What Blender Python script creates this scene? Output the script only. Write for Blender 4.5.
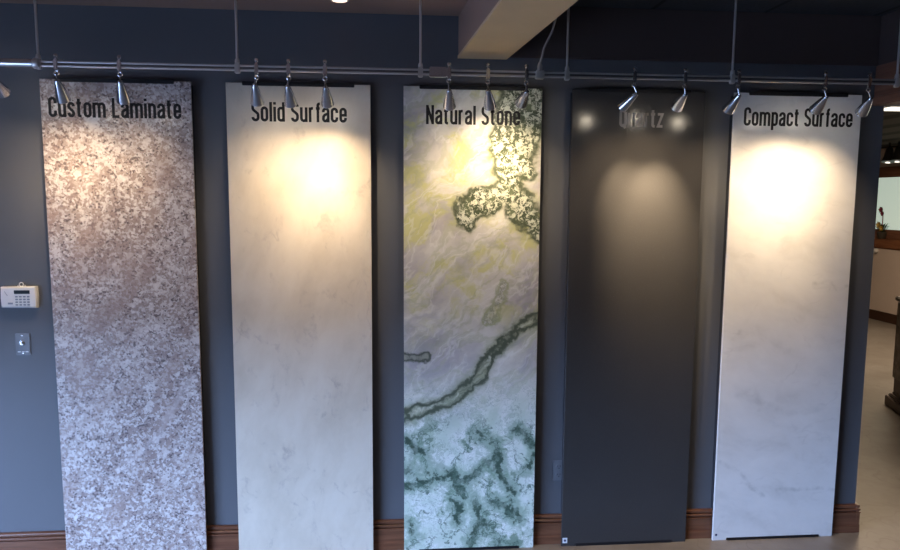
import bpy, bmesh, math, random
from mathutils import Vector, Matrix
random.seed(7)
S = bpy.context.scene
COL = S.collection
for o in list(bpy.data.objects):
    bpy.data.objects.remove(o)

# ------------------------------------------------------------------ camera
CAM = Vector((1.6581, -3.5797, 1.885))
YAW, PIT, ROLL, FPX = 0.0870, -0.1100, 0.0059, 692.4
Fv = Vector((math.sin(YAW)*math.cos(PIT), math.cos(YAW)*math.cos(PIT), math.sin(PIT)))
R0 = Vector((math.cos(YAW), -math.sin(YAW), 0)); U0 = R0.cross(Fv)
Rv = math.cos(ROLL)*R0 + math.sin(ROLL)*U0
Uv = -math.sin(ROLL)*R0 + math.cos(ROLL)*U0
cd = bpy.data.cameras.new('camera'); cam = bpy.data.objects.new('camera', cd); COL.objects.link(cam)
cd.sensor_width = 36; cd.lens = FPX*36/900; cd.clip_start = .05; cd.clip_end = 100
m = Matrix((Rv, Uv, -Fv)).transposed().to_4x4(); m.translation = CAM
cam.matrix_world = m
S.camera = cam

# ------------------------------------------------------------------ world, light, exposure
w = bpy.data.worlds.new('world'); S.world = w; w.use_nodes = True
bg = w.node_tree.nodes['Background']; bg.inputs[0].default_value = (.39, .575, 1, 1); bg.inputs[1].default_value = 86
vs = S.view_settings
vs.view_transform = 'Standard'; vs.look = 'None'; vs.gamma = 1; vs.use_curve_mapping = False; vs.exposure = 0

def area(name, loc, direction, sx, sy, power, color, spread=180):
    l = bpy.data.lights.new(name, 'AREA'); l.shape = 'RECTANGLE'; l.size = sx; l.size_y = sy
    l.energy = power; l.color = color; l.spread = math.radians(spread)
    o = bpy.data.objects.new(name, l); COL.objects.link(o)
    o.location = loc; o.rotation_euler = Vector(direction).to_track_quat('-Z', 'Y').to_euler()
    return o
# daylight: the sky seen through the low shop window in the left wall (the lamp is only a sampling portal in the glass opening)
pt = area('window_daylight', (-3.27, -4.4, .70), (1, 0, 0), 4.6, 1.1, 1, (1, 1, 1)); pt.data.cycles.is_portal = True
# ceiling tubes of the neighbouring room
area('neighbour_room_light', (7.4, 3.9, 2.7), (0, 0, -1), 1.2, 2.5, 82, (1.0, .74, .49))

# ------------------------------------------------------------------ node helper
class NT:
    def __init__(s, name):
        s.m = bpy.data.materials.new(name); s.m.use_nodes = True
        s.t = s.m.node_tree; s.n = s.t.nodes; s.b = s.n['Principled BSDF']
    def new(s, ty, **k):
        x = s.n.new(ty)
        for a, v in k.items(): setattr(x, a, v)
        return x
    def put(s, sock, v):
        if isinstance(v, bpy.types.NodeSocket): s.t.links.new(v, sock)
        elif isinstance(v, (tuple, list)) and len(v) == 3 and sock.type == 'RGBA': sock.default_value = (*v, 1)
        else: sock.default_value = v
    def obj(s): return s.new('ShaderNodeTexCoord').outputs['Object']
    def math(s, op, a, b=0.0, c=None, clamp=False):
        x = s.new('ShaderNodeMath', operation=op); x.use_clamp = clamp
        s.put(x.inputs[0], a); s.put(x.inputs[1], b)
        if c is not None: s.put(x.inputs[2], c)
        return x.outputs[0]
    def vm(s, op, a, b=None, sc=None):
        x = s.new('ShaderNodeVectorMath', operation=op); s.put(x.inputs[0], a)
        if b is not None: s.put(x.inputs[1], b)
        if sc is not None: s.put(x.inputs['Scale'], sc)
        return x.outputs['Value'] if op in ('DOT_PRODUCT', 'LENGTH', 'DISTANCE') else x.outputs['Vector']
    def mapping(s, v, scale=(1, 1, 1), rot=(0, 0, 0), loc=(0, 0, 0)):
        if any(rot): v = s.mapping2(v, rot)
        rot = (0, 0, 0)
        x = s.new('ShaderNodeMapping'); s.put(x.inputs['Vector'], v)
        x.inputs['Scale'].default_value = scale; x.inputs['Rotation'].default_value = rot; x.inputs['Location'].default_value = loc
        return x.outputs[0]
    def mapping2(s, v, rot):                              # turn first, so that a later scale stretches along the turned axis
        x = s.new('ShaderNodeMapping'); s.put(x.inputs['Vector'], v); x.inputs['Rotation'].default_value = rot
        return x.outputs[0]
    def noise(s, v, scale, detail=4, rough=.55, dist=0, col=False):
        x = s.new('ShaderNodeTexNoise'); s.put(x.inputs['Vector'], v); x.inputs['Scale'].default_value = scale
        x.inputs['Detail'].default_value = detail; x.inputs['Roughness'].default_value = rough; x.inputs['Distortion'].default_value = dist
        return x.outputs['Color' if col else 'Fac']
    def voronoi(s, v, scale, feature='F1', out='Distance', rnd=1):
        x = s.new('ShaderNodeTexVoronoi', feature=feature); s.put(x.inputs['Vector'], v); x.inputs['Scale'].default_value = scale
        x.inputs['Randomness'].default_value = rnd
        return x.outputs[out]
    def ss(s, v, a, b):                                   # smoothstep a..b -> 0..1
        x = s.new('ShaderNodeMapRange', interpolation_type='SMOOTHSTEP'); s.put(x.inputs[0], v)
        x.inputs[1].default_value = a; x.inputs[2].default_value = b
        return x.outputs[0]
    def bump_at(s, v, c, wd):                              # 1 at v=c falling to 0 at distance wd
        return s.ss(s.math('ABSOLUTE', s.math('SUBTRACT', v, c)), wd, 0.0)
    def mix(s, f, a, b, bt='MIX'):
        x = s.new('ShaderNodeMix', data_type='RGBA', blend_type=bt); s.put(x.inputs[0], f); s.put(x.inputs[6], a); s.put(x.inputs[7], b)
        return x.outputs[2]
    def ramp(s, f, stops):
        x = s.new('ShaderNodeValToRGB'); s.put(x.inputs[0], f); e = x.color_ramp.elements
        while len(e) < len(stops): e.new(.5)
        for i, (p, c) in enumerate(stops): e[i].position = p; e[i].color = (*c, 1)
        return x.outputs[0]
    def warp(s, v, scale, amt, detail=3):
        n = s.noise(v, scale, detail, col=True)
        return s.vm('ADD', v, s.vm('SCALE', s.vm('SUBTRACT', n, (.5, .5, .5)), sc=amt))
    def seg(s, P, a, b, r=0.0):                            # distance from P to a segment minus r
        ab = Vector(b)-Vector(a); pa = s.vm('SUBTRACT', P, tuple(a))
        h = s.math('MULTIPLY', s.vm('DOT_PRODUCT', pa, tuple(ab)), 1/max(ab.length_squared, 1e-9), clamp=True)
        d = s.vm('LENGTH', s.vm('SUBTRACT', pa, s.vm('SCALE', tuple(ab), sc=h)))
        return s.math('SUBTRACT', d, r) if r else d
    def poly(s, P, pts, r=0.0):
        d = None
        for a, b in zip(pts, pts[1:]):
            q = s.seg(P, (a[0]-.35, 0, a[1]), (b[0]-.35, 0, b[1]), r)
            d = q if d is None else s.math('MINIMUM', d, q)
        return d
    def bump(s, h, strength, dist=.01):
        x = s.new('ShaderNodeBump'); x.inputs['Strength'].default_value = strength; x.inputs['Distance'].default_value = dist
        s.put(x.inputs['Height'], h); s.t.links.new(x.outputs[0], s.b.inputs['Normal'])
    def done(s, color, rough=.5, metal=0.0, spec=.5):
        s.put(s.b.inputs['Base Color'], color); s.put(s.b.inputs['Roughness'], rough); s.put(s.b.inputs['Metallic'], metal)
        s.b.inputs['Specular IOR Level'].default_value = spec
        return s.m

def plain(name, c, rough=.5, metal=0.0, spec=.5, var=.08, scale=12, bump=0):
    n = NT(name); f = n.noise(n.obj(), scale, 4)
    col = n.mix(f, tuple(x*(1-var) for x in c), tuple(min(1, x*(1+var)) for x in c))
    if bump: n.bump(n.noise(n.obj(), scale*20, 3), bump, .002)
    return n.done(col, rough, metal, spec)
def emit(name, c, strength):
    n = NT(name); n.b.inputs['Emission Color'].default_value = (*c, 1); n.b.inputs['Emission Strength'].default_value = strength
    return n.done(c, .4)

# ------------------------------------------------------------------ materials
M = {}
M['wall'] = plain('blue_grey_wall_paint', (.094, .099, .110), .5, 0, .5, .04, 3, .10)
M['header'] = plain('dark_brown_header_paint', (.075, .054, .048), .6, 0, .3, .25, 2)
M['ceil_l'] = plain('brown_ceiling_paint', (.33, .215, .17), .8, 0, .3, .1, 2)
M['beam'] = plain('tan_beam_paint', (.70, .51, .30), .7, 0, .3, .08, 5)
M['black'] = plain('black_rubber_channel', (.008, .008, .010), .55, 0, .4)
M['backing'] = plain('dark_backing_board', (.022, .024, .030), .7, 0, .3)
M['chrome'] = plain('brushed_chrome', (.70, .71, .74), .16, 1, .5, .05, 40)
M['steel'] = plain('satin_steel', (.62, .60, .58), .38, .75, .5, .05, 40)
M['web'] = plain('grey_rail_insulator', (.16, .155, .15), .35, .8, .5)
M['asphalt'] = plain('dark_street_asphalt', (.03, .03, .032), .9)
M['inner'] = plain('pale_reflector', (.75, .73, .70), .25, .9, .5)
M['bulb'] = emit('lit_halogen_bulb', (1.0, .86, .66), 55)
M['bulb_dim'] = emit('lit_recessed_lamp', (1.0, .66, .50), 2.2)
M['vinyl'] = plain('black_vinyl_letters', (.008, .008, .009), .55, 0, .3)
M['vinyl_grey'] = plain('grey_vinyl_letters', (.27, .25, .235), .5, 0, .4)
M['sticker'] = plain('white_sticker', (.75, .77, .80), .5)
M['ink'] = plain('dark_blue_ink', (.02, .03, .09), .5)
M['ivory'] = plain('white_keypad_plastic', (.80, .81, .82), .4)
M['btn'] = plain('grey_rubber_buttons', (.28, .32, .38), .5)
M['lcd'] = plain('dark_display', (.016, .026, .034), .5, 0, .2)
M['plate'] = plain('slate_grey_plate', (.125, .135, .15), .35)
M['metal_jack'] = plain('bright_jack_metal', (.75, .74, .72), .25, .9)
M['socket'] = plain('dark_socket_slot', (.01, .01, .014), .5)
M['cable'] = plain('clear_feed_cable', (.33, .30, .27), .4)
M['white_wall'] = plain('warm_white_wall_paint', (.68, .58, .53), .7, 0, .3, .05, 3)
M['dark_trim'] = plain('dark_stained_wood', (.055, .024, .014), .4)
M['pane'] = emit('bright_frosted_pane', (.60, .72, .62), .62)
M['tube'] = emit('lit_fluorescent_diffuser', (1.0, .92, .80), 1.6)
M['black_metal'] = plain('black_painted_metal', (.012, .012, .013), .4)
M['petal_red'] = plain('dark_red_petals', (.25, .03, .07), .6)
M['petal_yellow'] = plain('yellow_petals', (.62, .44, .10), .6)
M['leaf'] = plain('dark_green_leaves', (.03, .06, .025), .6)
M['pot'] = plain('dark_clay_pot', (.05, .04, .03), .5)
M['paper'] = plain('pale_blue_paper', (.55, .64, .66), .6)

def wood(name, c1, c2, rough=.35, axis='x'):
    n = NT(name); v = n.obj()
    sc = {'x': (1.2, 22, 22), 'y': (22, 1.2, 22), 'z': (22, 22, 1.2)}[axis]
    q = n.mapping(v, sc); f = n.noise(q, 2.2, 6, .6, .6)
    f2 = n.noise(n.mapping(v, tuple(x*3 for x in sc)), 5, 3)
    col = n.mix(n.ss(f, .3, .7), c1, c2); col = n.mix(n.math('MULTIPLY', n.ss(f2, .5, .8), .35), col, tuple(x*.45 for x in c1))
    return n.done(col, rough, 0, .5)
M['oak'] = wood('stained_oak', (.115, .045, .024), (.20, .085, .045), .28)
M['oak_y'] = wood('stained_oak_cap', (.20, .075, .035), (.32, .14, .065), axis='y')
M['red_wood'] = wood('reddish_brown_header_wood', (.17, .075, .045), (.26, .12, .075), .45, 'y')

def mat_floor():
    n = NT('polished_concrete'); v = n.obj(); q = n.warp(v, 1.2, .5)
    a = n.noise(q, 2.0, 6, .62); b = n.noise(v, 14, 5, .65)
    col = n.ramp(a, [(.28, (.19, .165, .145)), (.5, (.255, .233, .215)), (.72, (.32, .30, .285))])
    col = n.mix(n.math('MULTIPLY', n.ss(b, .45, .75), .5), col, (.20, .18, .16))
    cr = n.bump_at(n.noise(n.warp(v, 3, .25), 1.6, 3), .5, .012)
    col = n.mix(n.math('MULTIPLY', cr, .35), col, (.16, .14, .12))
    n.bump(b, .06, .004)
    return n.done(col, n.mix(a, (.28,)*3, (.45,)*3), 0, .5)
M['floor'] = mat_floor()

def mat_ceil():
    n = NT('dark_ceiling_tiles'); v = n.obj()
    s = n.new('ShaderNodeTexBrick', offset=0); n.put(s.inputs['Vector'], v); s.inputs['Scale'].default_value = 1
    s.inputs['Brick Width'].default_value = .6; s.inputs['Row Height'].default_value = .6; s.inputs['Mortar Size'].default_value = .012
    s.inputs['Color1'].default_value = (.050, .052, .056, 1); s.inputs['Color2'].default_value = (.040, .042, .046, 1); s.inputs['Mortar'].default_value = (.012, .012, .013, 1)
    f = n.noise(v, 60, 3)
    return n.done(n.mix(n.math('MULTIPLY', n.ss(f, .5, .7), .5), s.outputs[0], (.02, .02, .022)), .8, 0, .3)
M['ceil_r'] = mat_ceil()

def mat_far_ceiling():
    n = NT('open_slat_ceiling'); v = n.obj()
    f = n.math('FRACT', n.math('MULTIPLY', n.new('ShaderNodeSeparateXYZ').outputs[1], 1))
    sx = n.new('ShaderNodeSeparateXYZ'); n.put(sx.inputs[0], v)
    f = n.math('FRACT', n.math('MULTIPLY', sx.outputs[0], 1.6))
    return n.done(n.mix(n.ss(f, .55, .7), (.075, .068, .058), (.018, .017, .016)), .8, 0, .2)
M['far_ceil'] = mat_far_ceiling()

def mat_granite():
    n = NT('speckled_granite_laminate'); v = n.obj(); q = n.warp(v, 9, .05, 4)
    big = n.noise(n.mapping(q, (.62, 1, 1), (0, .9, 0)), 4.2, 5, .6, .4)
    mid = n.noise(n.warp(v, 14, .05, 3), 22, 5, .66, .4)
    def cells(scale, off):
        c = n.voronoi(n.warp(n.vm('ADD', v, off), scale*.9, .9/scale, 3), scale, out='Color')
        sp = n.new('ShaderNodeSeparateColor'); n.put(sp.inputs[0], c); return sp.outputs[0]
    c1 = cells(75, (0, 0, 0)); c2 = cells(115, (2, 1, 3))
    base = n.ramp(n.math('ADD', n.math('MULTIPLY', big, .55), n.math('MULTIPLY', mid, .45)), [(.36, (.215, .165, .15)), (.46, (.33, .27, .25)), (.55, (.45, .395, .37)), (.66, (.60, .555, .53))])
    # crystals: pale, brown and near-black flecks whose share follows the clouds
    dk = n.math('ADD', c1, n.math('MULTIPLY', n.math('SUBTRACT', mid, .5), 1.5))
    col = n.mix(n.math('MULTIPLY', n.ss(dk, .62, .74), .62), base, (.27, .20, .18))
    pale = n.math('ADD', c1, n.math('MULTIPLY', n.math('SUBTRACT', mid, .5), 1.8))
    col = n.mix(n.math('MULTIPLY', n.ss(pale, .34, .16), .60), col, (.72, .69, .67))
    bk = n.math('ADD', c2, n.math('MULTIPLY', n.math('SUBTRACT', mid, .5), 1.6))
    col = n.mix(n.math('MULTIPLY', n.ss(bk, .86, .93), .80), col, (.085, .062, .066))
    col = n.mix(n.math('MULTIPLY', n.ss(bk, .20, .10), .45), col, (.74, .72, .70))
    wh = n.ss(n.noise(n.warp(v, 16, .06), 15, 3, .6), .60, .66)
    col = n.mix(n.math('MULTIPLY', wh, .7), col, (.70, .665, .64))
    br = n.ss(n.noise(n.mapping(v, (.45, 1, 1), (0, .85, 0), (4, 0, 1)), 5, 5, .65), .49, .64)
    col = n.mix(n.math('MULTIPLY', br, .55), col, (.34, .25, .215))
    d = n.poly(n.warp(v, 11, .06), [(.34, .55), (.47, .66), (.55, .80), (.66, .98)])
    d2 = n.poly(n.warp(v, 11, .06), [(.30, 1.30), (.42, 1.62), (.60, 1.98)])
    col = n.mix(n.math('MULTIPLY', n.ss(d, .035, .0), .5), col, (.58, .53, .52))
    col = n.mix(n.math('MULTIPLY', n.ss(d2, .03, .0), .4), col, (.34, .25, .22))
    return n.done(col, .30, 0, .5)
M['granite'] = mat_granite()

def mat_cream():
    n = NT('cream_mottled_solid_surface'); v = n.obj(); q = n.warp(v, 3, .16, 4)
    a = n.noise(n.mapping(q, (1, 1, .45), (0, -.25, 0)), 4, 6, .6); b = n.noise(n.mapping(q, (1, 1, .55)), 13, 6, .7)
    col = n.ramp(a, [(.30, (.54, .48, .385)), (.52, (.64, .58, .48)), (.72, (.70, .65, .555))])
    smear = n.math('MULTIPLY', n.ss(b, .57, .72), n.ss(a, .56, .40))
    col = n.mix(n.math('MULTIPLY', smear, .75), col, (.37, .335, .285))
    vein = n.math('MULTIPLY', n.bump_at(n.noise(n.mapping(n.warp(v, 5, .2, 5), (1.3, 1, .5), (0, .3, 0), (2, 0, 5)), 2.4, 4), .5, .02), n.ss(b, .46, .64))
    col = n.mix(n.math('MULTIPLY', vein, .45), col, (.42, .37, .33))
    sp = n.ss(n.noise(v, 120, 2), .72, .78)
    col = n.mix(n.math('MULTIPLY', sp, .3), col, (.45, .40, .36))
    return n.done(col, .26, 0, .5)
M['cream'] = mat_cream()

def mat_quartz():
    n = NT('charcoal_quartz'); v = n.obj()
    a = n.noise(v, 5, 5); b = n.noise(v, 240, 2)
    col = n.mix(a, (.040, .039, .0395), (.049, .048, .048)); col = n.mix(n.ss(b, .6, .72), col, (.062, .063, .066))
    return n.done(col, .24, 0, .5)
M['quartz'] = mat_quartz()

def mat_compact():
    n = NT('white_clouded_compact_surface'); v = n.obj(); q = n.warp(v, 2.5, .22, 5)
    a = n.noise(n.mapping(q, (1, 1, 1.9), (0, -.3, 0)), 2.8, 6, .58)
    col = n.ramp(a, [(.30, (.60, .60, .585)), (.47, (.70, .70, .685)), (.70, (.77, .77, .755))])
    wv = n.bump_at(n.noise(n.mapping(n.warp(v, 6, .10, 5), (1, 1, 2.4), (0, .2, 0), (3, 0, 7)), 1.5, 3), .5, .016)
    br = n.ss(n.noise(v, 9, 4), .46, .62)
    col = n.mix(n.math('MULTIPLY', n.math('MULTIPLY', wv, br), .16), col, (.42, .42, .42))
    P = n.warp(n.warp(v, 6, .03, 3), 30, .022, 4)
    for pts, s_, wd in (([(.02, .46), (.13, .40), (.20, .31), (.28, .26)], .45, .018), ([(.36, .30), (.48, .28), (.58, .29), (.70, .27)], .55, .020),
                    ([(.10, .83), (.18, .86), (.24, .78), (.40, .72), (.56, .74)], .20, .03), ([(.50, 1.44), (.58, 1.46), (.64, 1.40), (.69, 1.43)], .40, .016),
                    ([(.06, 1.14), (.14, 1.24), (.20, 1.36)], .30, .014), ([(.44, 1.18), (.49, 1.10), (.54, 1.02)], .3, .012)):
        d = n.poly(P, pts)
        col = n.mix(n.math('MULTIPLY', n.math('MULTIPLY', n.ss(d, wd*1.2, 0), n.ss(n.noise(v, 22, 4), .30, .58)), s_*1.3), col, (.36, .375, .37))
    return n.done(col, .24, 0, .5)
M['compact'] = mat_compact()

def mat_stone():
    n = NT('green_veined_natural_stone'); v = n.obj()
    sx = n.new('ShaderNodeSeparateXYZ'); n.put(sx.inputs[0], v); X, Z = sx.outputs[0], sx.outputs[2]
    q = n.warp(n.warp(v, 3.2, .20, 4), 14, .05, 4)
    diag = n.mapping(q, (.55, 1, 1.5), (0, .62, 0))
    a = n.noise(diag, 3.2, 6, .6, .3)
    low = n.ss(Z, 1.05, .62)                                                # lower third: white ground
    up = n.ss(Z, 1.0, 1.5)
    # ground: lilac grey, cream and white clouds
    big = n.noise(n.mapping(q, (.8, 1, 1.1), (0, .6, 0), (.3, 0, .9)), 3.0, 5, .55, .3)
    col = n.ramp(n.math('ADD', n.math('MULTIPLY', a, .5), n.math('MULTIPLY', big, .5)), [(.36, (.33, .31, .325)), (.44, (.47, .45, .45)), (.52, (.60, .585, .53)), (.61, (.74, .73, .66))])
    yel = n.math('MULTIPLY', n.ss(n.noise(n.mapping(q, (.9, 1, 1.1), (0, .5, 0), (1.7, 0, .4)), 4.0, 6, .68), .47, .60), up)
    col = n.mix(n.math('MULTIPLY', yel, .85), col, (.57, .57, .23))
    wisps = n.bump_at(n.noise(diag, 4.2, 5, .58, .5), .5, .045)
    col = n.mix(n.math('MULTIPLY', wisps, .36), col, (.36, .40, .22))
    streak = n.bump_at(n.noise(n.mapping(q, (.5, 1, 1.8), (0, .85, 0), (5, 0, 3)), 4.5, 4), .47, .03)
    col = n.mix(n.math('MULTIPLY', streak, .40), col, (.78, .78, .74))
    grey = n.ss(n.noise(n.mapping(q, (.7, 1, 1.5), (0, .7, 0), (7, 0, 2)), 3.6, 5, .6), .54, .66)
    col = n.mix(n.math('MULTIPLY', grey, .5), col, (.36, .36, .40))
    white = n.mix(n.ss(n.noise(q, 6, 5, .6), .38, .6), (.56, .67, .57), (.78, .83, .79))
    col = n.mix(n.math('MULTIPLY', low, .88), col, white)
    # green clouds and threads in the lower third
    gn = n.noise(n.warp(n.warp(v, 4, .16, 4), 13, .06, 4), 6.0, 6, .68)
    gw = n.math('MULTIPLY', n.ss(gn, .51, .60), low)
    col = n.mix(n.math('MULTIPLY', gw, .66), col, (.33, .45, .33))
    gw2 = n.math('MULTIPLY', n.ss(gn, .57, .62), n.ss(Z, .80, .60))
    col = n.mix(n.math('MULTIPLY', gw2, .75), col, (.14, .225, .155))
    th = n.math('MULTIPLY', n.math('MAXIMUM', n.bump_at(gn, .485, .010), n.bump_at(gn, .545, .010)), n.ss(Z, 1.10, .75))
    col = n.mix(n.math('MULTIPLY', th, .55), col, (.16, .24, .19))
    # cloudy dark branches at the bottom
    P = n.warp(n.warp(n.warp(v, 6, .11, 3), 20, .055, 4), 60, .018, 3)
    br = [[(.02, .63), (.10, .55), (.14, .46), (.24, .43), (.31, .33)], [(.0, .47), (.14, .455), (.27, .39)], [(.0, .35), (.14, .39), (.24, .41)],
          [(.38, .65), (.48, .60), (.51, .50), (.51, .45), (.57, .33), (.56, .22), (.62, .16)], [(.46, .28), (.55, .24)], [(.37, .28), (.41, .17), (.35, .03)], [(.28, .28), (.29, .17)],
          [(.41, .17), (.52, .02)], [(.03, .16), (.05, .09), (.0, .04)], [(.60, .67), (.67, .60), (.70, .52), (.67, .45)], [(.39, .44), (.30, .36)], [(.40, .45), (.50, .52)]]
    d = None
    for b_ in br:
        e = n.poly(P, b_); d = e if d is None else n.math('MINIMUM', d, e)
    tone = n.noise(v, 26, 4, .6)
    frill = n.noise(n.warp(v, 18, .05, 3), 32, 4, .7)
    d = n.math('ADD', d, n.math('MULTIPLY', n.math('SUBTRACT', frill, .5), .075))
    col = n.mix(n.math('MULTIPLY', n.ss(d, .064, .034), .68), col, (.23, .34, .25))
    col = n.mix(n.math('MULTIPLY', n.ss(d, .030, .014), n.math('ADD', .55, n.math('MULTIPLY', n.ss(tone, .40, .55), .45))), col, (.055, .098, .070))
    tn = n.noise(n.warp(n.warp(n.vm('ADD', v, (3, 1, 2)), 5, .20, 4), 16, .05, 3), 4.5, 5, .62)
    lowm = n.ss(Z, .80, .62)
    col = n.mix(n.math('MULTIPLY', n.math('MULTIPLY', n.bump_at(tn, .5, .028), lowm), .6), col, (.20, .30, .23))
    col = n.mix(n.math('MULTIPLY', n.math('MULTIPLY', n.bump_at(tn, .5, .011), lowm), .8), col, (.06, .11, .078))
    # the long dark band with a pale core
    P2 = n.warp(n.warp(n.warp(v, 5, .07, 3), 22, .045, 4), 60, .014, 3)
    bd = n.poly(P2, [(-.03, .745), (.14, .785), (.267, .845), (.388, .94), (.45, 1.065), (.528, 1.14), (.596, 1.225), (.73, 1.27)])
    wn = n.math('ADD', .024, n.math('MULTIPLY', n.math('SUBTRACT', n.noise(v, 9, 3), .5), .07))
    st = n.bump_at(n.noise(n.mapping(n.warp(v, 12, .06, 4), (.6, 1, 2.2), (0, .65, 0)), 9, 4), .5, .06)
    edge = n.math('MAXIMUM', n.ss(n.math('ABSOLUTE', n.math('SUBTRACT', bd, wn)), .018, .002), n.math('MULTIPLY', n.math('MULTIPLY', st, n.ss(bd, .055, .03)), .5))
    col = n.mix(n.math('MULTIPLY', n.ss(bd, .075, .02), .72), col, (.27, .31, .18))
    core = n.math('MULTIPLY', n.ss(bd, .018, .004), n.ss(n.noise(v, 15, 3), .40, .52))
    col = n.mix(n.math('MULTIPLY', core, .9), col, (.62, .64, .50))
    col = n.mix(n.math('MULTIPLY', edge, .9), col, (.055, .075, .048))
    lp = n.poly(P2, [(-.02, 1.062), (.115, 1.078)])
    col = n.mix(n.math('MULTIPLY', n.ss(lp, .036, .012), .6), col, (.24, .27, .17))
    col = n.mix(n.math('MULTIPLY', n.bump_at(lp, .024, .013), .9), col, (.05, .065, .045))
    lt = n.poly(P2, [(.12, 1.08), (.20, 1.085), (.27, 1.065), (.34, 1.10), (.36, 1.17)])
    col = n.mix(n.math('MULTIPLY', n.ss(lt, .010, .0), n.ss(tone, .42, .6)), col, (.12, .14, .10))
    # speckled dark-rimmed field at the upper right
    P3 = n.warp(n.warp(v, 7, .15, 3), 32, .045, 4)
    f = n.poly(P3, [(.66, 2.48), (.58, 2.30), (.545, 2.10)], .125)
    for pts, r in (([(.565, 2.10), (.53, 1.97), (.47, 1.90)], .060), ([(.47, 1.90), (.35, 1.84), (.31, 1.80)], .062), ([(.52, 1.94), (.62, 1.82), (.72, 1.70)], .062),
                   ([(.28, 1.86), (.33, 1.76)], .03), ([(.63, 2.05), (.60, 2.16)], .05)):
        f = n.math('MINIMUM', f, n.poly(P3, pts, r))
    spv = n.noise(n.warp(v, 30, .05, 3), 48, 4, .75)
    spk = n.ss(spv, .455, .53)
    inner = n.ss(f, .004, -.008)
    col = n.mix(n.math('MULTIPLY', n.ss(f, .05, .0), .45), col, (.38, .40, .24))
    fieldc = n.mix(spk, (.62, .645, .52), (.055, .075, .042))
    fieldc = n.mix(n.math('MULTIPLY', n.ss(n.noise(v, 12, 4), .5, .7), .35), fieldc, (.22, .26, .15))
    col = n.mix(inner, col, fieldc)
    rim = n.math('MULTIPLY', n.bump_at(f, -.004, .024), n.ss(n.noise(v, 22, 4), .28, .48))
    col = n.mix(n.math('MULTIPLY', rim, .92), col, (.060, .078, .045))
    # small speckled loop above the band
    g = n.poly(P3, [(.52, 1.44), (.49, 1.34), (.47, 1.27)], .028)
    col = n.mix(n.math('MULTIPLY', n.bump_at(g, 0, .014), .7), col, (.30, .34, .16))
    col = n.mix(n.math('MULTIPLY', n.ss(g, .0, -.01), n.math('MULTIPLY', spk, .7)), col, (.25, .28, .18))
    return n.done(col, .30, 0, .5)
M['stone'] = mat_stone()

def mat_counter_stone():
    n = NT('brown_stone_cladding'); v = n.obj(); q = n.warp(v, 10, .06)
    a = n.noise(q, 14, 6, .65)
    return n.done(n.ramp(a, [(.3, (.05, .04, .03)), (.5, (.19, .155, .115)), (.7, (.34, .29, .22))]), .4)
M['island'] = mat_counter_stone()

# ------------------------------------------------------------------ mesh helpers
class MB:
    def __init__(s): s.b = bmesh.new()
    def box(s, x0, x1, y0, y1, z0, z1, bev=0, seg=2):
        r = bmesh.ops.create_cube(s.b, size=1, matrix=Matrix.Translation(((x0+x1)/2, (y0+y1)/2, (z0+z1)/2)) @ Matrix.Diagonal((x1-x0, y1-y0, z1-z0, 1)))
        if bev:
            ed = list({e for v in r['verts'] for e in v.link_edges})
            bmesh.ops.bevel(s.b, geom=ed, offset=bev, segments=seg, affect='EDGES', clamp_overlap=True)
        return s
    def rings(s, loops, cap0=True, cap1=True):
        prev = None; first = None
        for L in loops:
            vs_ = [s.b.verts.new(p) for p in L]
            if prev:
                k = len(vs_)
                for i in range(k): s.b.faces.new((prev[i], prev[(i+1) % k], vs_[(i+1) % k], vs_[i]))
            else: first = vs_
            prev = vs_
        if cap0: s.b.faces.new(list(reversed(first)))
        if cap1: s.b.faces.new(prev)
        return s
    def lathe(s, prof, origin=(0, 0, 0), axis=(0, 0, 1), n=24, cap0=True, cap1=True):
        A = Vector(axis).normalized(); T = A.orthogonal().normalized(); B = A.cross(T); O = Vector(origin)
        return s.rings([[O+A*h+(T*math.cos(2*math.pi*i/n)+B*math.sin(2*math.pi*i/n))*r for i in range(n)] for r, h in prof], cap0, cap1)
    def tube(s, pts, r, n=12):
        pts = [Vector(p) for p in pts]; loops = []; T = None
        for i, p in enumerate(pts):
            d = (pts[min(i+1, len(pts)-1)]-pts[max(i-1, 0)]).normalized()
            T = d.orthogonal().normalized() if T is None else (T-d*T.dot(d)).normalized()
            B = d.cross(T)
            loops.append([p+(T*math.cos(2*math.pi*k/n)+B*math.sin(2*math.pi*k/n))*r for k in range(n)])
        return s.rings(loops)
    def torus(s, c, axis, R, r, n=20, m_=8):
        A = Vector(axis).normalized(); T = A.orthogonal().normalized(); B = A.cross(T); c = Vector(c); g = []
        for i in range(n):
            d = T*math.cos(2*math.pi*i/n)+B*math.sin(2*math.pi*i/n)
            g.append([s.b.verts.new(c+d*(R+r*math.cos(2*math.pi*j/m_))+A*r*math.sin(2*math.pi*j/m_)) for j in range(m_)])
        for i in range(n):
            for j in range(m_):
                s.b.faces.new((g[i][j], g[(i+1) % n][j], g[(i+1) % n][(j+1) % m_], g[i][(j+1) % m_]))
        return s
    def prism_x(s, prof, x0, x1):                           # closed (y, z) outline extruded along x
        return s.rings([[Vector((x, y, z)) for y, z in prof] for x in (x0, x1)])
    def build(s, name, mat, parent=None, loc=None, smooth=False):
        bmesh.ops.recalc_face_normals(s.b, faces=s.b.faces)
        me = bpy.data.meshes.new(name); s.b.to_mesh(me); s.b.free()
        if loc:
            me.transform(Matrix.Translation(-Vector(loc)))
        me.materials.append(mat)
        if smooth:
            me.polygons.foreach_set('use_smooth', [True]*len(me.polygons))
            try: me.set_sharp_from_angle(angle=math.radians(40))
            except Exception: pass
        o = bpy.data.objects.new(name, me); COL.objects.link(o)
        if parent: o.parent = parent
        if loc and not parent: o.location = loc
        return o
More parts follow.
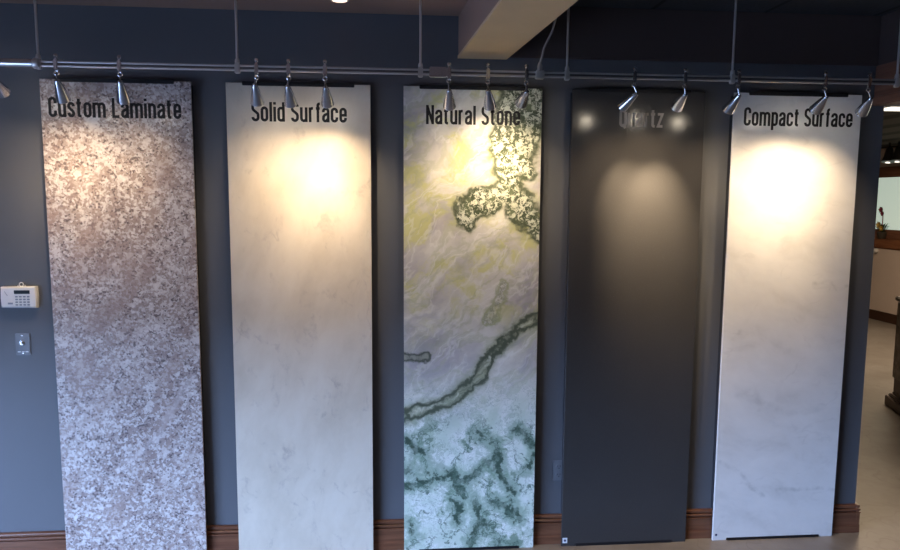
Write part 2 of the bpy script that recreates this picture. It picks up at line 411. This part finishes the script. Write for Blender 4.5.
def thing(name, label, cat, loc=(0, 0, 0), group=None):
    o = bpy.data.objects.new(name, None); COL.objects.link(o); o.location = loc; o.empty_display_size = .05
    o['label'] = label; o['category'] = cat
    if group: o['group'] = group
    return o
def tag(o, label, cat, group=None):
    o['label'] = label; o['category'] = cat
    if group: o['group'] = group
    return o
def struct(o): o['kind'] = 'structure'; return o

# ------------------------------------------------------------------ room shell
XW = 4.305                                                    # free end of the display wall
struct(MB().box(-3.2, XW, 0, .14, 0, 2.90).build('wall_back', M['wall']))
struct(MB().box(-3.2, 11.5, -7.2, 11, -.1, 0).build('floor', M['floor']))
struct(MB().box(-3.35, -3.2, -7.2, -6.7, 0, 2.9).box(-3.35, -3.2, -2.1, .14, 0, 2.9).box(-3.35, -3.2, -6.7, -2.1, 0, .15).box(-3.35, -3.2, -6.7, -2.1, 1.25, 2.9).build('wall_left', M['wall']))
f = MB()                                                       # wall behind the camera
f.box(-3.2, 4.6, -7.2, -7.05, 0, 2.9)
f.box(4.6, 11.5, -7.2, -7.05, 0, 2.9)
struct(f.build('wall_front', M['header']))
struct(MB().box(-80, -3.35, -60, 60, -.2, -.1).build('ground', M['asphalt']))
f = MB()
for y in (-6.7, -5.2, -3.65, -2.14): f.box(-3.33, -3.28, y, y+.04, .15, 1.25)
f.box(-3.33, -3.28, -6.7, -2.1, .15, .19).box(-3.33, -3.28, -6.7, -2.1, 1.21, 1.25)
struct(f.build('window_1', M['dark_trim']))
struct(MB().box(-3.2, 2.1, -7.2, 0, 2.795, 2.9).build('ceiling', M['ceil_l']))
struct(MB().box(2.1, 4.26, -7.2, 0, 2.853, 2.95).build('ceiling_right', M['ceil_r']))
# beam running from the wall towards the camera, slightly askew
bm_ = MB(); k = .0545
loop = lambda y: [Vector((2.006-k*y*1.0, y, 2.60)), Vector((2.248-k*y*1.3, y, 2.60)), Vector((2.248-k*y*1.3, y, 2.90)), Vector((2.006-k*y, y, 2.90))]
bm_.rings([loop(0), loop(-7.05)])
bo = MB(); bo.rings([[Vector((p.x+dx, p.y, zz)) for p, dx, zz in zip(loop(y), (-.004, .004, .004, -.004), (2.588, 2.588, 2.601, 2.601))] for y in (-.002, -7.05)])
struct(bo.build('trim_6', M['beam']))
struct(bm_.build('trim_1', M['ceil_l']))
# dark header board above the wall in the right bay, and the header over the opening on the right
struct(MB().box(2.25, 4.24, -.022, 0, 2.597, 2.853, .004).build('trim_2', M['header']))
struct(MB().box(4.24, 4.312, -7.05, 0.0, 2.60, 2.95).build('trim_3', M['header']))
struct(MB().box(4.24, 4.312, -7.05, -.001, 2.435, 2.60, .004).box(4.228, 4.322, -7.05, -.001, 2.39, 2.435, .006).build('trim_4', M['red_wood']))
# wooden baseboard with three beads, returned round the wall end
prof = [(0, 0), (-.0215, 0), (-.0215, .042), (-.0195, .046), (-.0185, .050), (-.0185, .114), (-.0235, .1165), (-.0240, .1195), (-.0225, .1225), (-.0100, .1235), (-.0100, .1290), (-.0195, .1305), (-.0215, .1345), (-.0210, .1390), (-.0180, .1415),
        (-.0070, .1425), (-.0070, .1480), (-.0150, .1495), (-.0170, .1540), (-.0160, .1600), (-.0110, .165), (0, .165)]
bb = MB().prism_x(prof, -3.19, XW)
bb.rings([[Vector((XW-y, yy, z)) for y, z in prof] for yy in (-.020, .14)])
struct(bb.build('baseboard_back', M['oak']))

# ------------------------------------------------------------------ lettering (condensed stroke alphabet)
def arc(cx, cy, rx, ry, a0, a1, n=9):
    return [(cx+rx*math.cos(math.radians(a0+(a1-a0)*i/n)), cy+ry*math.sin(math.radians(a0+(a1-a0)*i/n))) for i in range(n+1)]
TS = .150                                                     # stroke width
a_ = .27; r_ = .135; B_ = .065; X_ = .70; T_ = .935
def stad(top, bot=B_, w=a_, r=r_):
    return arc(w/2, top-r, w/2, r, 180, 0) + arc(w/2, bot+r, w/2, r, 0, -180) + [(0, top-r)]
def arch(x): return [(x, 0), (x, .76)], [(x, X_-r_)] + arc(x+a_/2, X_-r_, a_/2, r_, 180, 0) + [(x+a_, 0)]
def scurve(top, w):
    r = .14; mid = (top+B_)/2
    return arc(w/2, top-r, w/2, r, -5, 180) + [(0, mid+.16), (.03, mid+.09), (w*.5, mid), (w-.03, mid-.09), (w, mid-.16)] + arc(w/2, B_+r, w/2, r, 0, -185)
def ccurve(top, w, g): return [(w, top-r_-g)] + arc(w/2, top-r_, w/2, r_, 0, 180) + arc(w/2, B_+r_, w/2, r_, 180, 360) + [(w, B_+r_+g)]
G = {
 'C': (.29, [ccurve(T_, .29, .12)]), 'c': (a_, [ccurve(X_, a_, .07)]),
 'u': (a_, [[(0, .76), (0, B_+r_)] + arc(a_/2, B_+r_, a_/2, r_, 180, 360) + [(a_, .76)], [(a_, .3), (a_, 0)]]),
 's': (.25, [scurve(X_, .25)]), 'S': (.29, [scurve(T_, .29)]),
 't': (.17, [[(.06, .93), (.06, B_+.08)] + arc(.14, B_+.08, .08, .08, 180, 270) + [(.19, B_)], [(-.05, .71), (.19, .71)]]),
 'o': (a_, [stad(X_)]), 'm': (2*a_, [*arch(0), arch(a_)[1]]), 'n': (a_, list(arch(0))),
 'L': (.26, [[(0, 1), (0, 0)], [(0, B_), (.29, B_)]]),
 'a': (a_, [[(.0, .52), (0, X_-r_)] + arc(a_/2, X_-r_, a_/2, r_, 180, 0) + [(a_, 0)], [(a_, .46), (.08, .38), (.01, .30), (0, B_+.11)] + arc(.11, B_+.11, .11, .11, 180, 290) + [(a_, .19)]]),
 'i': (0, [[(0, 0), (0, .76)], [(0, .87), (0, 1)]]), 'l': (0, [[(0, 0), (0, 1)]]),
 'e': (a_, [[(a_, .25), (a_, B_+r_)] + arc(a_/2, B_+r_, a_/2, r_, 360, 180) + arc(a_/2, X_-r_, a_/2, r_, 180, 0) + [(a_, .38), (0, .38)]]),
 'd': (a_, [stad(X_), [(a_, 0), (a_, 1)]]),
 'p': (a_, [stad(X_), [(0, .76), (0, -.22)]]),
 'r': (.16, [[(0, 0), (0, .76)], [(0, .56)] + arc(.11, .58, .11, .13, 180, 90) + [(.17, .71)]]),
 'f': (.15, [[(.06, 0), (.06, .86)] + arc(.14, .86, .08, .09, 180, 90) + [(.18, .95)], [(-.05, .71), (.17, .71)]]),
 'N': (.31, [[(0, 0), (0, 1)], [(.0, .94), (.31, .06)], [(.31, 0), (.31, 1)]]),
 'Q': (.30, [stad(T_, B_, .30, .15), [(.16, .17), (.22, .04), (.30, -.06)]]),
 'z': (.24, [[(-.03, .71), (.25, .71), (.0, B_), (.27, B_)]]),
}
def lettering(mb, text, x0, x1, zbase, cap, y):
    pen = 0; strokes = []
    for ch in text:
        if ch == ' ': pen += .27; continue
        w_, st = G[ch]
        for s_ in st: strokes.append([(pen+px, py) for px, py in s_])
        pen += w_+TS+.065
    total = pen-.065-TS; sx = (x1-x0)/(total+TS)
    for s_ in strokes:
        pts = []
        for q in s_:
            v_ = Vector((x0+(q[0]+TS/2)*sx, 0, zbase+q[1]*cap))
            if not pts or (v_-pts[-1]).length > 1e-5: pts.append(v_)
        hw = TS*sx/2; L = []; Rr = []
        for i, p_ in enumerate(pts):
            d0 = (p_-pts[i-1]).normalized() if i else None; d1 = (pts[i+1]-p_).normalized() if i < len(pts)-1 else None
            d = ((d0 or d1)+(d1 or d0)).normalized(); nn = Vector((-d.z, 0, d.x))
            kk = 1.0
            if d0 and d1: kk = min(1.6, 1/max(.3, d.dot(d0)))
            L.append(p_+nn*hw*kk); Rr.append(p_-nn*hw*kk)
        b = mb.b
        fr = [[b.verts.new((p.x, y, p.z)) for p in row] for row in (L, Rr)]; bk = [[b.verts.new((p.x, y+.0013, p.z)) for p in row] for row in (L, Rr)]
        for i in range(len(pts)-1):
            b.faces.new((fr[0][i], fr[0][i+1], fr[1][i+1], fr[1][i]))
            for s2 in (0, 1): b.faces.new((fr[s2][i], fr[s2][i+1], bk[s2][i+1], bk[s2][i]))
        for i in (0, len(pts)-1): b.faces.new((fr[0][i], fr[1][i], bk[1][i], bk[0][i]))

# ------------------------------------------------------------------ the five tall sample slabs
PW, PH = .700, 2.44
panels = [
 (0.0, 'granite', 'vinyl', 'Custom Laminate', .035, .651, 2.262, 'tall speckled granite-look slab lettered Custom Laminate, leftmost on the blue-grey wall', False),
 (.865, 'cream', 'vinyl', 'Solid Surface', .985, 1.448, 2.256, 'tall mottled cream slab lettered Solid Surface on the blue-grey wall', False),
 (1.729, 'stone', 'vinyl', 'Natural Stone', 1.841, 2.318, 2.255, 'tall white and green veined stone slab lettered Natural Stone', False),
 (2.585, 'quartz', 'vinyl_grey', 'Quartz', 2.833, 3.066, 2.2555, 'tall plain charcoal slab lettered Quartz in grey', True),
 (3.442, 'compact', 'vinyl', 'Compact Surface', 3.498, 4.096, 2.272, 'tall clouded white slab lettered Compact Surface beside the open end of the wall', True)]
for x, mt, vin, text, tx0, tx1, tz, label, stk in panels:
    cx = x+PW/2
    t = thing('sample_slab', label, 'slab', (cx, -.038, 0), 'tall countertop sample slabs')
    h = PW/2
    # notched face sheet: corner tabs top and bottom, sunk middle that the channels hold
    i_ = .078; n_ = .012
    f = MB()
    out = [(-h, .0), (-h+i_, .0), (-h+i_, n_), (h-i_, n_), (h-i_, .0), (h, .0), (h, PH), (h-i_, PH), (h-i_, PH-n_), (-h+i_, PH-n_), (-h+i_, PH), (-h, PH)]
    f.rings([[Vector((px, yy, pz)) for px, pz in out] for yy in (-.012, 0)])
    be = [e for e in f.b.edges if abs(e.verts[0].co.y-e.verts[1].co.y) < 1e-6]
    bmesh.ops.bevel(f.b, geom=be, offset=.0012, segments=1, affect='EDGES')
    f.build('face_sheet', M[mt], t)
    MB().box(-h+.004, h-.004, 0, .0375, .175, PH-.012).box(-h+.004, h-.004, 0, .013, .01, .175).build('backing_board', M['backing'], t)
    MB().box(-h+i_+.001, h-i_-.001, -.016, .036, PH-.013, PH+.007, .002).build('top_channel', M['black'], t)
    MB().box(-h+i_+.001, h-i_-.001, -.016, .012, .0, .014, .002).build('bottom_channel', M['black'], t)
    l = MB(); lettering(l, text, tx0-cx, tx1-cx, tz, .094, -.0133)
    lo = l.build('lettering', M[vin], t)
    if stk:
        s_ = MB().box(-h+.006, -h+.032, -.0128, -.012, .018, .048).build('sticker', M['sticker'] if mt == 'quartz' else M['compact'], t)
        g_ = MB().lathe([(.007, 0), (.007, .0006)], (-h+.019, -.0128, .033), (0, -1, 0), 8).build('sticker_mark', M['ink'], s_)

# ------------------------------------------------------------------ monorail with spotlights
YR, ZR = -.42, 2.444
rail = thing('light_rail', 'long horizontal metal monorail in front of the slab tops carrying the spotlights', 'light rail', (.2, YR, ZR))
def rl(mb, name, mat, smooth=False):
    o = mb.build(name, mat, rail, smooth=smooth); o.data.transform(Matrix.Translation((-.2, -YR, -ZR))); return o
X0, X1 = .16, 4.10
rl(MB().tube([(X0, YR, ZR+.0085), (X1, YR, ZR+.0085)], .0055, 12), 'conductor', M['steel'], True)
rl(MB().tube([(X0, YR, ZR-.0085), (X1, YR, ZR-.0085)], .0055, 12), 'conductor', M['steel'], True)
rl(MB().box(X0, X1, YR-.0035, YR+.0035, ZR-.008, ZR+.008), 'insulator_web', M['web'])
rl(MB().tube([(-1.1, YR, ZR), (X0, YR, ZR)], .019, 20), 'round_section', M['chrome'], True)
rl(MB().lathe([(.021, 0), (.023, .003), (.023, .022), (.021, .025)], (X0-.004, YR, ZR), (1, 0, 0), 20), 'joint_collar', M['steel'], True)
rl(MB().box(1.835, 1.915, YR-.014, YR+.014, ZR-.022, ZR+.022, .004), 'splice_sleeve', M['chrome'])
rl(MB().box(2.315, 2.355, YR-.013, YR+.013, ZR-.020, ZR+.016, .003), 'feed_connector', M['steel'])
rl(MB().lathe([(.012, 0), (.016, .004), (.016, .02), (.008, .028)], (X1-.004, YR, ZR), (1, 0, 0), 16), 'end_cap', M['steel'], True)
def ray(u, v_):
    return Fv + Rv*((u-450)/FPX) - Uv*((v_-275)/FPX)
def on_y(u, v_, y):
    d = ray(u, v_); return CAM + d*((y-CAM.y)/d.y)
# suspension rods
rods = [(39, 2.795, 'leftmost thin metal suspension rod at the rail joint above the Custom Laminate slab'),
        (237.5, 2.795, 'thin metal suspension rod above the left edge of the Solid Surface slab'),
        (420.5, 2.795, 'thin metal suspension rod just left of the rail sleeve above Natural Stone'),
        (567, 2.853, 'thin dark suspension rod right of the tan beam beside the feed cable'),
        (732.5, 2.853, 'thin dark suspension rod above the left edge of the Compact Surface slab'),
        (897.5, 2.853, 'rightmost thin suspension rod holding the far right end of the light rail')]
for u, zt, lab in rods:
    x = on_y(u, 71, YR).x
    t = thing('suspension_rod', lab, 'rod', (x, YR, ZR-.02), 'suspension rods of the light rail')
    MB().tube([(0, 0, .036), (0, 0, zt-ZR+.02)], .0055, 12).build('rod', M['steel'], t, smooth=True)
    MB().box(-.011, .011, -.011, .011, -.004, .040, .003).lathe([(.008, .04), (.011, .043), (.009, .055), (.006, .06)]).build('clamp', M['steel'], t)
    MB().lathe([(.03, zt-ZR+.02-.012), (.034, zt-ZR+.02-.006), (.034, zt-ZR+.02)], n=20).build('canopy', M['steel'], t, smooth=True)
# feed cable from the rail to the beam
c0 = Vector((2.335, YR, ZR+.018))
cc = tag(MB().tube([c0, (2.338, YR, 2.50), (2.352, YR-.004, 2.56), (2.385, YR-.01, 2.63), (2.40, YR-.03, 2.70), (2.42, YR-.06, 2.78), (2.44, YR-.1, 2.853)], .005, 8).lathe([(.011, -.004), (.011, .02), (.006, .035)], c0).build('feed_cable', M['cable'], loc=c0, smooth=True),
         'thin curved power cable rising from the rail connector beside the tan beam', 'cable')

# heads: pixel of the clip, of the shade tip and of the mouth centre, lamp power
heads = [
 (-8, 64, -6, 79, 3.0, 92, .9, 'chrome cone spotlight cut by the left edge of the photo, over bare wall'),
 (56, 63, 57, 80, 63.5, 99.5, 2.4, 'chrome cone spotlight over the letter C of Custom'),
 (119.5, 65, 120, 81, 124, 101, 1.2, 'chrome cone spotlight over the letter L of Laminate'),
 (256.5, 67, 254.5, 84, 257.5, 102.5, .8, 'chrome cone spotlight over the first letter of Solid'),
 (288.5, 68, 287.5, 86, 291, 103.5, 1.1, 'chrome cone spotlight between the words Solid and Surface'),
 (325, 68, 325.5, 87, 327.5, 103.5, 4.4, 'chrome cone spotlight over the letter f of Surface on the cream slab'),
 (449, 71, 449, 90, 449.5, 106, .8, 'chrome cone spotlight over the letter u of Natural'),
 (488, 72, 488, 90, 490, 106, 2.3, 'chrome cone spotlight over the first letters of Stone'),
 (526.5, 73, 527, 91, 521, 103, 1.9, 'chrome cone spotlight at the right corner of the veined stone slab'),
 (634.5, 76, 637, 93, 622, 107.5, 20, 'chrome cone spotlight over the letter u of Quartz'),
 (685, 77.5, 685.5, 94, 677, 107, 20, 'chrome cone spotlight right of the word Quartz'),
 (738.5, 79, 739.5, 95, 728, 110, 2.2, 'chrome cone spotlight over the left edge of the white Compact Surface slab'),
 (825, 82, 826.5, 96.5, 815.5, 110, 4.6, 'chrome cone spotlight over the letters Surf of Compact Surface'),
 (869, 83, 871, 98, 861.5, 112.5, 3.0, 'rightmost chrome cone spotlight at the right edge of the Compact Surface slab')]
aims = [(12, 210), (60, 212), (118, 212), (262, 215), (292, 215), (325, 236), (446, 205), (493, 168), (512, 200), (640, 222), (655, 222), (748, 235), (766, 262), (779, 268)]
LS = .100
prof_o = [(.009, 0), (.0115, .004), (.017, .030), (.0225, .055), (.0270, .080), (.0298, LS)]
for (cu, cv, tu, tv, mu, mv, pw, lab), (au, av) in zip(heads, aims):
    clip = on_y(cu, cv, YR); clip.z = ZR
    t = thing('rail_spotlight', lab, 'spotlight', clip, 'cone spotlights on the light rail')
    tip = on_y(tu, tv, YR) - clip
    d = ray(mu, mv).normalized(); oc = CAM-(clip+tip); b_ = d.dot(oc); q = b_*b_-(oc.length_squared-LS*LS)
    mouth = (CAM + d*(-b_+math.sqrt(q)) if q > 0 else CAM + d*(-b_)) - clip
    ax = (mouth-tip).normalized()
    # clip hugging the rail, with a knob on top
    MB().box(-.0085, .0085, -.011, .011, -.026, .022, .004).lathe([(.004, .020), (.004, .026), (.0085, .029), (.0095, .036), (.006, .042)], n=14).build('clip', M['chrome'], t, smooth=True)
    MB().torus((0, 0, -.037), (0, 1, 0), .0085, .0032, 18, 8).tube([(0, 0, -.044), (tip.x*.5, tip.y*.5, -.058), tip+ax*.002], .0042, 10).build('stem', M['chrome'], t, smooth=True)
    sh = MB()
    sh.lathe(prof_o, tip, ax, 28, True, False)
    sh.lathe([(r-.0012, hh+(.002 if i == 0 else 0)) for i, (r, hh) in enumerate(prof_o)], tip, ax, 28, True, False)
    sh.lathe([(prof_o[-1][0], LS), (prof_o[-1][0]-.0012, LS)], tip, ax, 28, False, False)
    sh.torus(tip+ax*LS, ax, prof_o[-1][0]-.0006, .0011, 28, 6)
    so = sh.build('shade', M['chrome'], t, smooth=True)
    MB().lathe([(.004, .066), (.014, .070), (.0185, .080), (.016, .084), (.006, .086)], tip, ax, 18).build('bulb', M['bulb'], so, smooth=True)
    aim = on_y(au, av, -.05) - clip
    org = tip+ax*.090
    low = on_y(au, av+30, -.05) - clip
    for nm, en, size, bl, aim in (('spot_beam', 5.6, 50, 1.0, aim), ('spot_spill', 7.2, 112, 1.0, low)):
        l = bpy.data.lights.new(nm, 'SPOT'); l.energy = en*(pw if nm == 'spot_beam' else (pw if pw < 10 else 2.3)*.86); l.color = (1.0, .74, .46); l.spot_size = math.radians(size); l.spot_blend = bl; l.shadow_soft_size = .012
        lo = bpy.data.objects.new(nm, l); COL.objects.link(lo); lo.parent = t
        lo.location = org; lo.rotation_euler = (aim-org).to_track_quat('-Z', 'Y').to_euler()

# recessed lamp in the ceiling, just peeking into the frame
t = thing('recessed_lamp', 'small glowing recessed lamp in the ceiling above the Solid Surface slab', 'lamp', (1.431, -.235, 2.795))
MB().lathe([(.036, -.004), (.045, -.003), (.047, .0)], n=28, cap0=False, cap1=False).torus((0, 0, -.002), (0, 0, 1), .040, .004, 28, 6).build('trim_ring', M['steel'], t, smooth=True)
MB().lathe([(.034, -.002), (.033, -.006), (.02, -.009), (.006, -.010)], n=24).build('lens', M['bulb_dim'], t, smooth=True)

# ------------------------------------------------------------------ fittings on the wall
t = thing('alarm_keypad', 'white alarm keypad with a dark display on the wall left of the Custom Laminate slab', 'keypad', (-.170, 0, 1.335))
f = MB()
f.rings([[Vector((x*.945, y, z)) for x, z in ((-.088+e, e), (.088-e, e-.002), (.092-e, .055), (.088-e, .106-e), (-.088+e, .104-e), (-.091+e, .05))] for y, e in ((0, 0), (-.018, 0), (-.024, .003), (-.026, .008))])
body = f.build('body', M['ivory'], t)
MB().box(-.018, .056, -.0275, -.024, .070, .088, .001).build('display', M['lcd'], body)
for r in range(4):
    for c in range(4):
        MB().box(-.014+c*.0185, -.001+c*.0185, -.0285, -.025, .012+r*.0135, .019+r*.0135, .0015).build('button', M['btn'], body)
MB().box(-.050, -.026, -.0272, -.025, .018, .027, .001).build('badge', M['btn'], body)
MB().tube([(-.063, -.0262, .083), (-.055, -.0266, .070), (-.049, -.0262, .060)], .0012, 6).build('curved_mark', M['btn'], body)
MB().torus((.010, -.008, .115), (0, 1, 0), .0095, .0025, 18, 8).tube([(-.006, -.006, .110), (-.010, -.004, .104)], .0022, 8).tube([(.024, -.006, .112), (.028, -.004, .104)], .0022, 8).build('wire_loop', M['ivory'], t, smooth=True)

t = thing('jack_plate', 'slate grey wall plate with a bright round jack below the alarm keypad', 'wall plate', (-.172, 0, 1.092))
MB().box(-.036, .036, -.006, 0, 0, .112, .003).build('plate', M['plate'], t)
MB().lathe([(.013, 0), (.013, .004), (.009, .005)], (-.002, -.006, .062), (0, -1, 0), 6).lathe([(.006, .005), (.006, .014), (.004, .015)], (-.002, -.006, .062), (0, -1, 0), 14).build('jack', M['metal_jack'], t)
for sz in (.100, .010): MB().lathe([(.0035, 0), (.003, .0015)], (0, -.006, sz), (0, -1, 0), 10).build('screw', M['metal_jack'], t)
MB().box(-.026, -.012, -.0066, -.006, .016, .020).box(-.007, .006, -.0066, -.006, .016, .020).box(.011, .025, -.0066, -.006, .016, .020).build('printed_line', M['ivory'], t)

t = thing('power_outlet', 'slate grey power outlet on the wall between the Natural Stone and Quartz slabs', 'outlet', (2.572, 0, .356))
MB().box(-.035, .035, -.006, 0, 0, .115, .003).build('plate', M['plate'], t)
for z in (.032, .078):
    r = MB().lathe([(.017, 0), (.017, .002), (.016, .0028)], (0, -.006, z), (0, -1, 0), 20).build('receptacle', M['plate'], t)
    MB().box(-.008, -.0055, -.0096, -.0086, z, z+.009).box(.0055, .008, -.0096, -.0086, z, z+.009).lathe([(.0028, 0), (.0028, .0008)], (0, -.0088, z-.007), (0, -1, 0), 10).build('socket_slot', M['socket'], r)
MB().lathe([(.003, 0), (.0025, .0012)], (0, -.006, .0575), (0, -1, 0), 10).build('screw', M['metal_jack'], t)

# ------------------------------------------------------------------ the room beyond the wall's open end
FX = 9.40
struct(MB().box(FX, FX+.12, -1, 10.9, 0, 1.14).build('wall_far_lower', M['white_wall']))
struct(MB().box(FX+.1, FX+.2, -1, 10.9, 1.14, 2.72).build('wall_far', M['white_wall']))
struct(MB().box(FX-.03, FX+.16, -1, 10.9, 1.14, 1.29, .02).build('trim_5', M['oak_y']))
struct(MB().box(FX-.02, FX, -1, 10.9, 0, .15, .005).build('baseboard_far', M['dark_trim']))
struct(MB().box(4.30, 11.5, -7.05, 10.9, 2.74, 2.85).build('ceiling_far', M['far_ceil']))
struct(MB().box(2.0, 4.515, .14, 10.9, 2.74, 2.85).build('ceiling_behind', M['far_ceil']))
struct(MB().box(1.9, 2.0, .14, 11, 0, 2.85).build('wall_behind', M['white_wall']))
struct(MB().box(2.0, 11.5, 10.9, 11, 0, 2.85).build('wall_far_end', M['white_wall']))
struct(MB().box(11.4, 11.5, -7.05, 10.9, 0, 2.85).build('wall_right', M['white_wall']))
win = MB().box(FX+.06, FX+.10, 2.5, 7.32, 2.255, 2.42, .008).box(FX+.06, FX+.10, 7.18, 7.32, 1.29, 2.255, .008).box(FX+.06, FX+.10, 2.5, 7.18, 1.29, 1.44, .008)
win = struct(win.build('window_2', M['red_wood']))
MB().box(FX+.07, FX+.09, 2.5, 7.18, 1.44, 2.255).build('pane', M['pane'], win)

t = thing('ceiling_light', 'bright fluorescent ceiling light in the room beyond the open end of the wall', 'ceiling light', (6.40, 2.20, 2.74))
MB().box(-.46, .6, -.07, .07, -.05, 0, .01).build('housing', M['ivory'], t)
MB().box(-.45, .58, -.06, .06, -.07, -.05, .004).build('diffuser', M['tube'], t)
# black track heads under the far ceiling
for i, (u, v_, lab) in enumerate(((889, 154, 'small black track spotlight under the far ceiling, left of two'), (898.5, 153, 'small black track spotlight under the far ceiling, cut by the right photo edge'))):
    d = ray(u, v_); p = CAM + d*((9.0-CAM.x)/d.x)
    t = thing('track_head', lab, 'spotlight', (p.x, p.y, 2.74), 'black track spotlights in the far room')
    hgt = p.z-2.74
    MB().tube([(0, 0, 0), (0, 0, hgt+.05)], .015, 10).build('stem', M['black_metal'], t)
    MB().lathe([(.035, .09), (.05, .06), (.065, -.04), (.09, -.12)], (0, 0, hgt), (0.15, .1, 1), 16).build('shade', M['black_metal'], t, smooth=True)
    MB().lathe([(.035, 0), (.02, .01)], (-.02, -.012, hgt-.13), (.15, .1, 1), 14).build('bulb', M['tube'], t)

# flowers on the ledge
fx, fy = FX+.035, 6.77
t = thing('flower_arrangement', 'small pot of red and yellow flowers on the wooden ledge by the far window', 'flowers', (fx, fy, 1.29))
MB().lathe([(.05, 0), (.065, .03), (.075, .10), (.07, .105), (.06, .10)], n=18).build('pot', M['pot'], t, smooth=True)
rr = random.Random(3)
lf = MB()
for i in range(26):
    az = rr.uniform(0, 6.28); r0 = rr.uniform(.05, .11); z0 = rr.uniform(.10, .26)
    p = Vector((math.cos(az)*r0*.6-.01, math.sin(az)*r0, z0)); tipv = p+Vector((math.cos(az)*.03, math.sin(az)*.05, rr.uniform(-.02, .05))); sd = Vector((-math.sin(az), math.cos(az), .3))*.014
    vs_ = [lf.b.verts.new(q) for q in (Vector((0, 0, .10)), (p+sd), tipv, (p-sd))]; lf.b.faces.new(vs_)
lf.build('leaves', M['leaf'], t)
def blossom(c, r, mt):
    b = MB()
    for ring, (k, tl) in enumerate(((6, .2), (5, .8))):
        for i in range(k):
            az = 6.283*i/k+ring*.5; dv = Vector((-.4, math.cos(az), math.sin(az))).normalized(); e = Vector(c)+dv*r*(1-.35*ring)+Vector((-tl*r*.5, 0, 0)); sd = Vector((0, -math.sin(az), math.cos(az)))*r*.4
            vs_ = [b.b.verts.new(q) for q in (Vector(c), (Vector(c)+e)/2+sd, e, (Vector(c)+e)/2-sd)]; b.b.faces.new(vs_)
    b.tube([(0, 0, .09), (Vector(c)*.5+Vector((0, 0, .06))), c], .004, 6)
    return b.build('blossom', M[mt], t)
blossom((-.03, .0, .46), .06, 'petal_red'); blossom((-.03, -.03, .40), .05, 'petal_red')
blossom((-.05, .0, .22), .065, 'petal_yellow'); blossom((-.05, -.06, .17), .055, 'petal_yellow')
tag(MB().lathe([(.0, 0), (.025, .003), (.034, .02), (.036, .034), (.028, .055), (.0001, .066)], (0, 0, 0), (-1, 0, 0), 16, False, False).build('ledge_knob', M['ivory'], smooth=True), 'small white round knob under the far wooden ledge', 'knob').location = (FX-.002, 6.80, 1.10)

# stone-clad island with a dark plinth at the right edge
t = thing('display_island', 'brown stone clad island with a dark moulded plinth at the right photo edge', 'island', (6.413, 1.475, 0)); t.rotation_euler.z = math.radians(-18)
MB().box(-.42, .45, -.75, .78, 0, .09, .006).box(-.40, .43, -.73, .76, .09, .115, .008).box(-.375, .41, -.71, .74, .115, .14, .006).build('plinth', M['dark_trim'], t)
MB().box(-.37, .40, -.70, .735, .14, .265, .004).build('base_block', M['dark_trim'], t)
MB().box(-.385, .41, -.71, .75, .265, .98, .012).build('stone_body', M['island'], t)
MB().box(-.40, .44, -.74, .77, .98, 1.02, .008).build('countertop', M['island'], t)
tag(MB().box(-.10, .10, -.13, .13, 0, .004).box(-.10, .10, .12, .125, .002, .20).build('leaflet_stand', M['paper']), 'pale blue leaflet stand on the stone island', 'leaflet stand').location = (6.33, 2.02, 1.02)
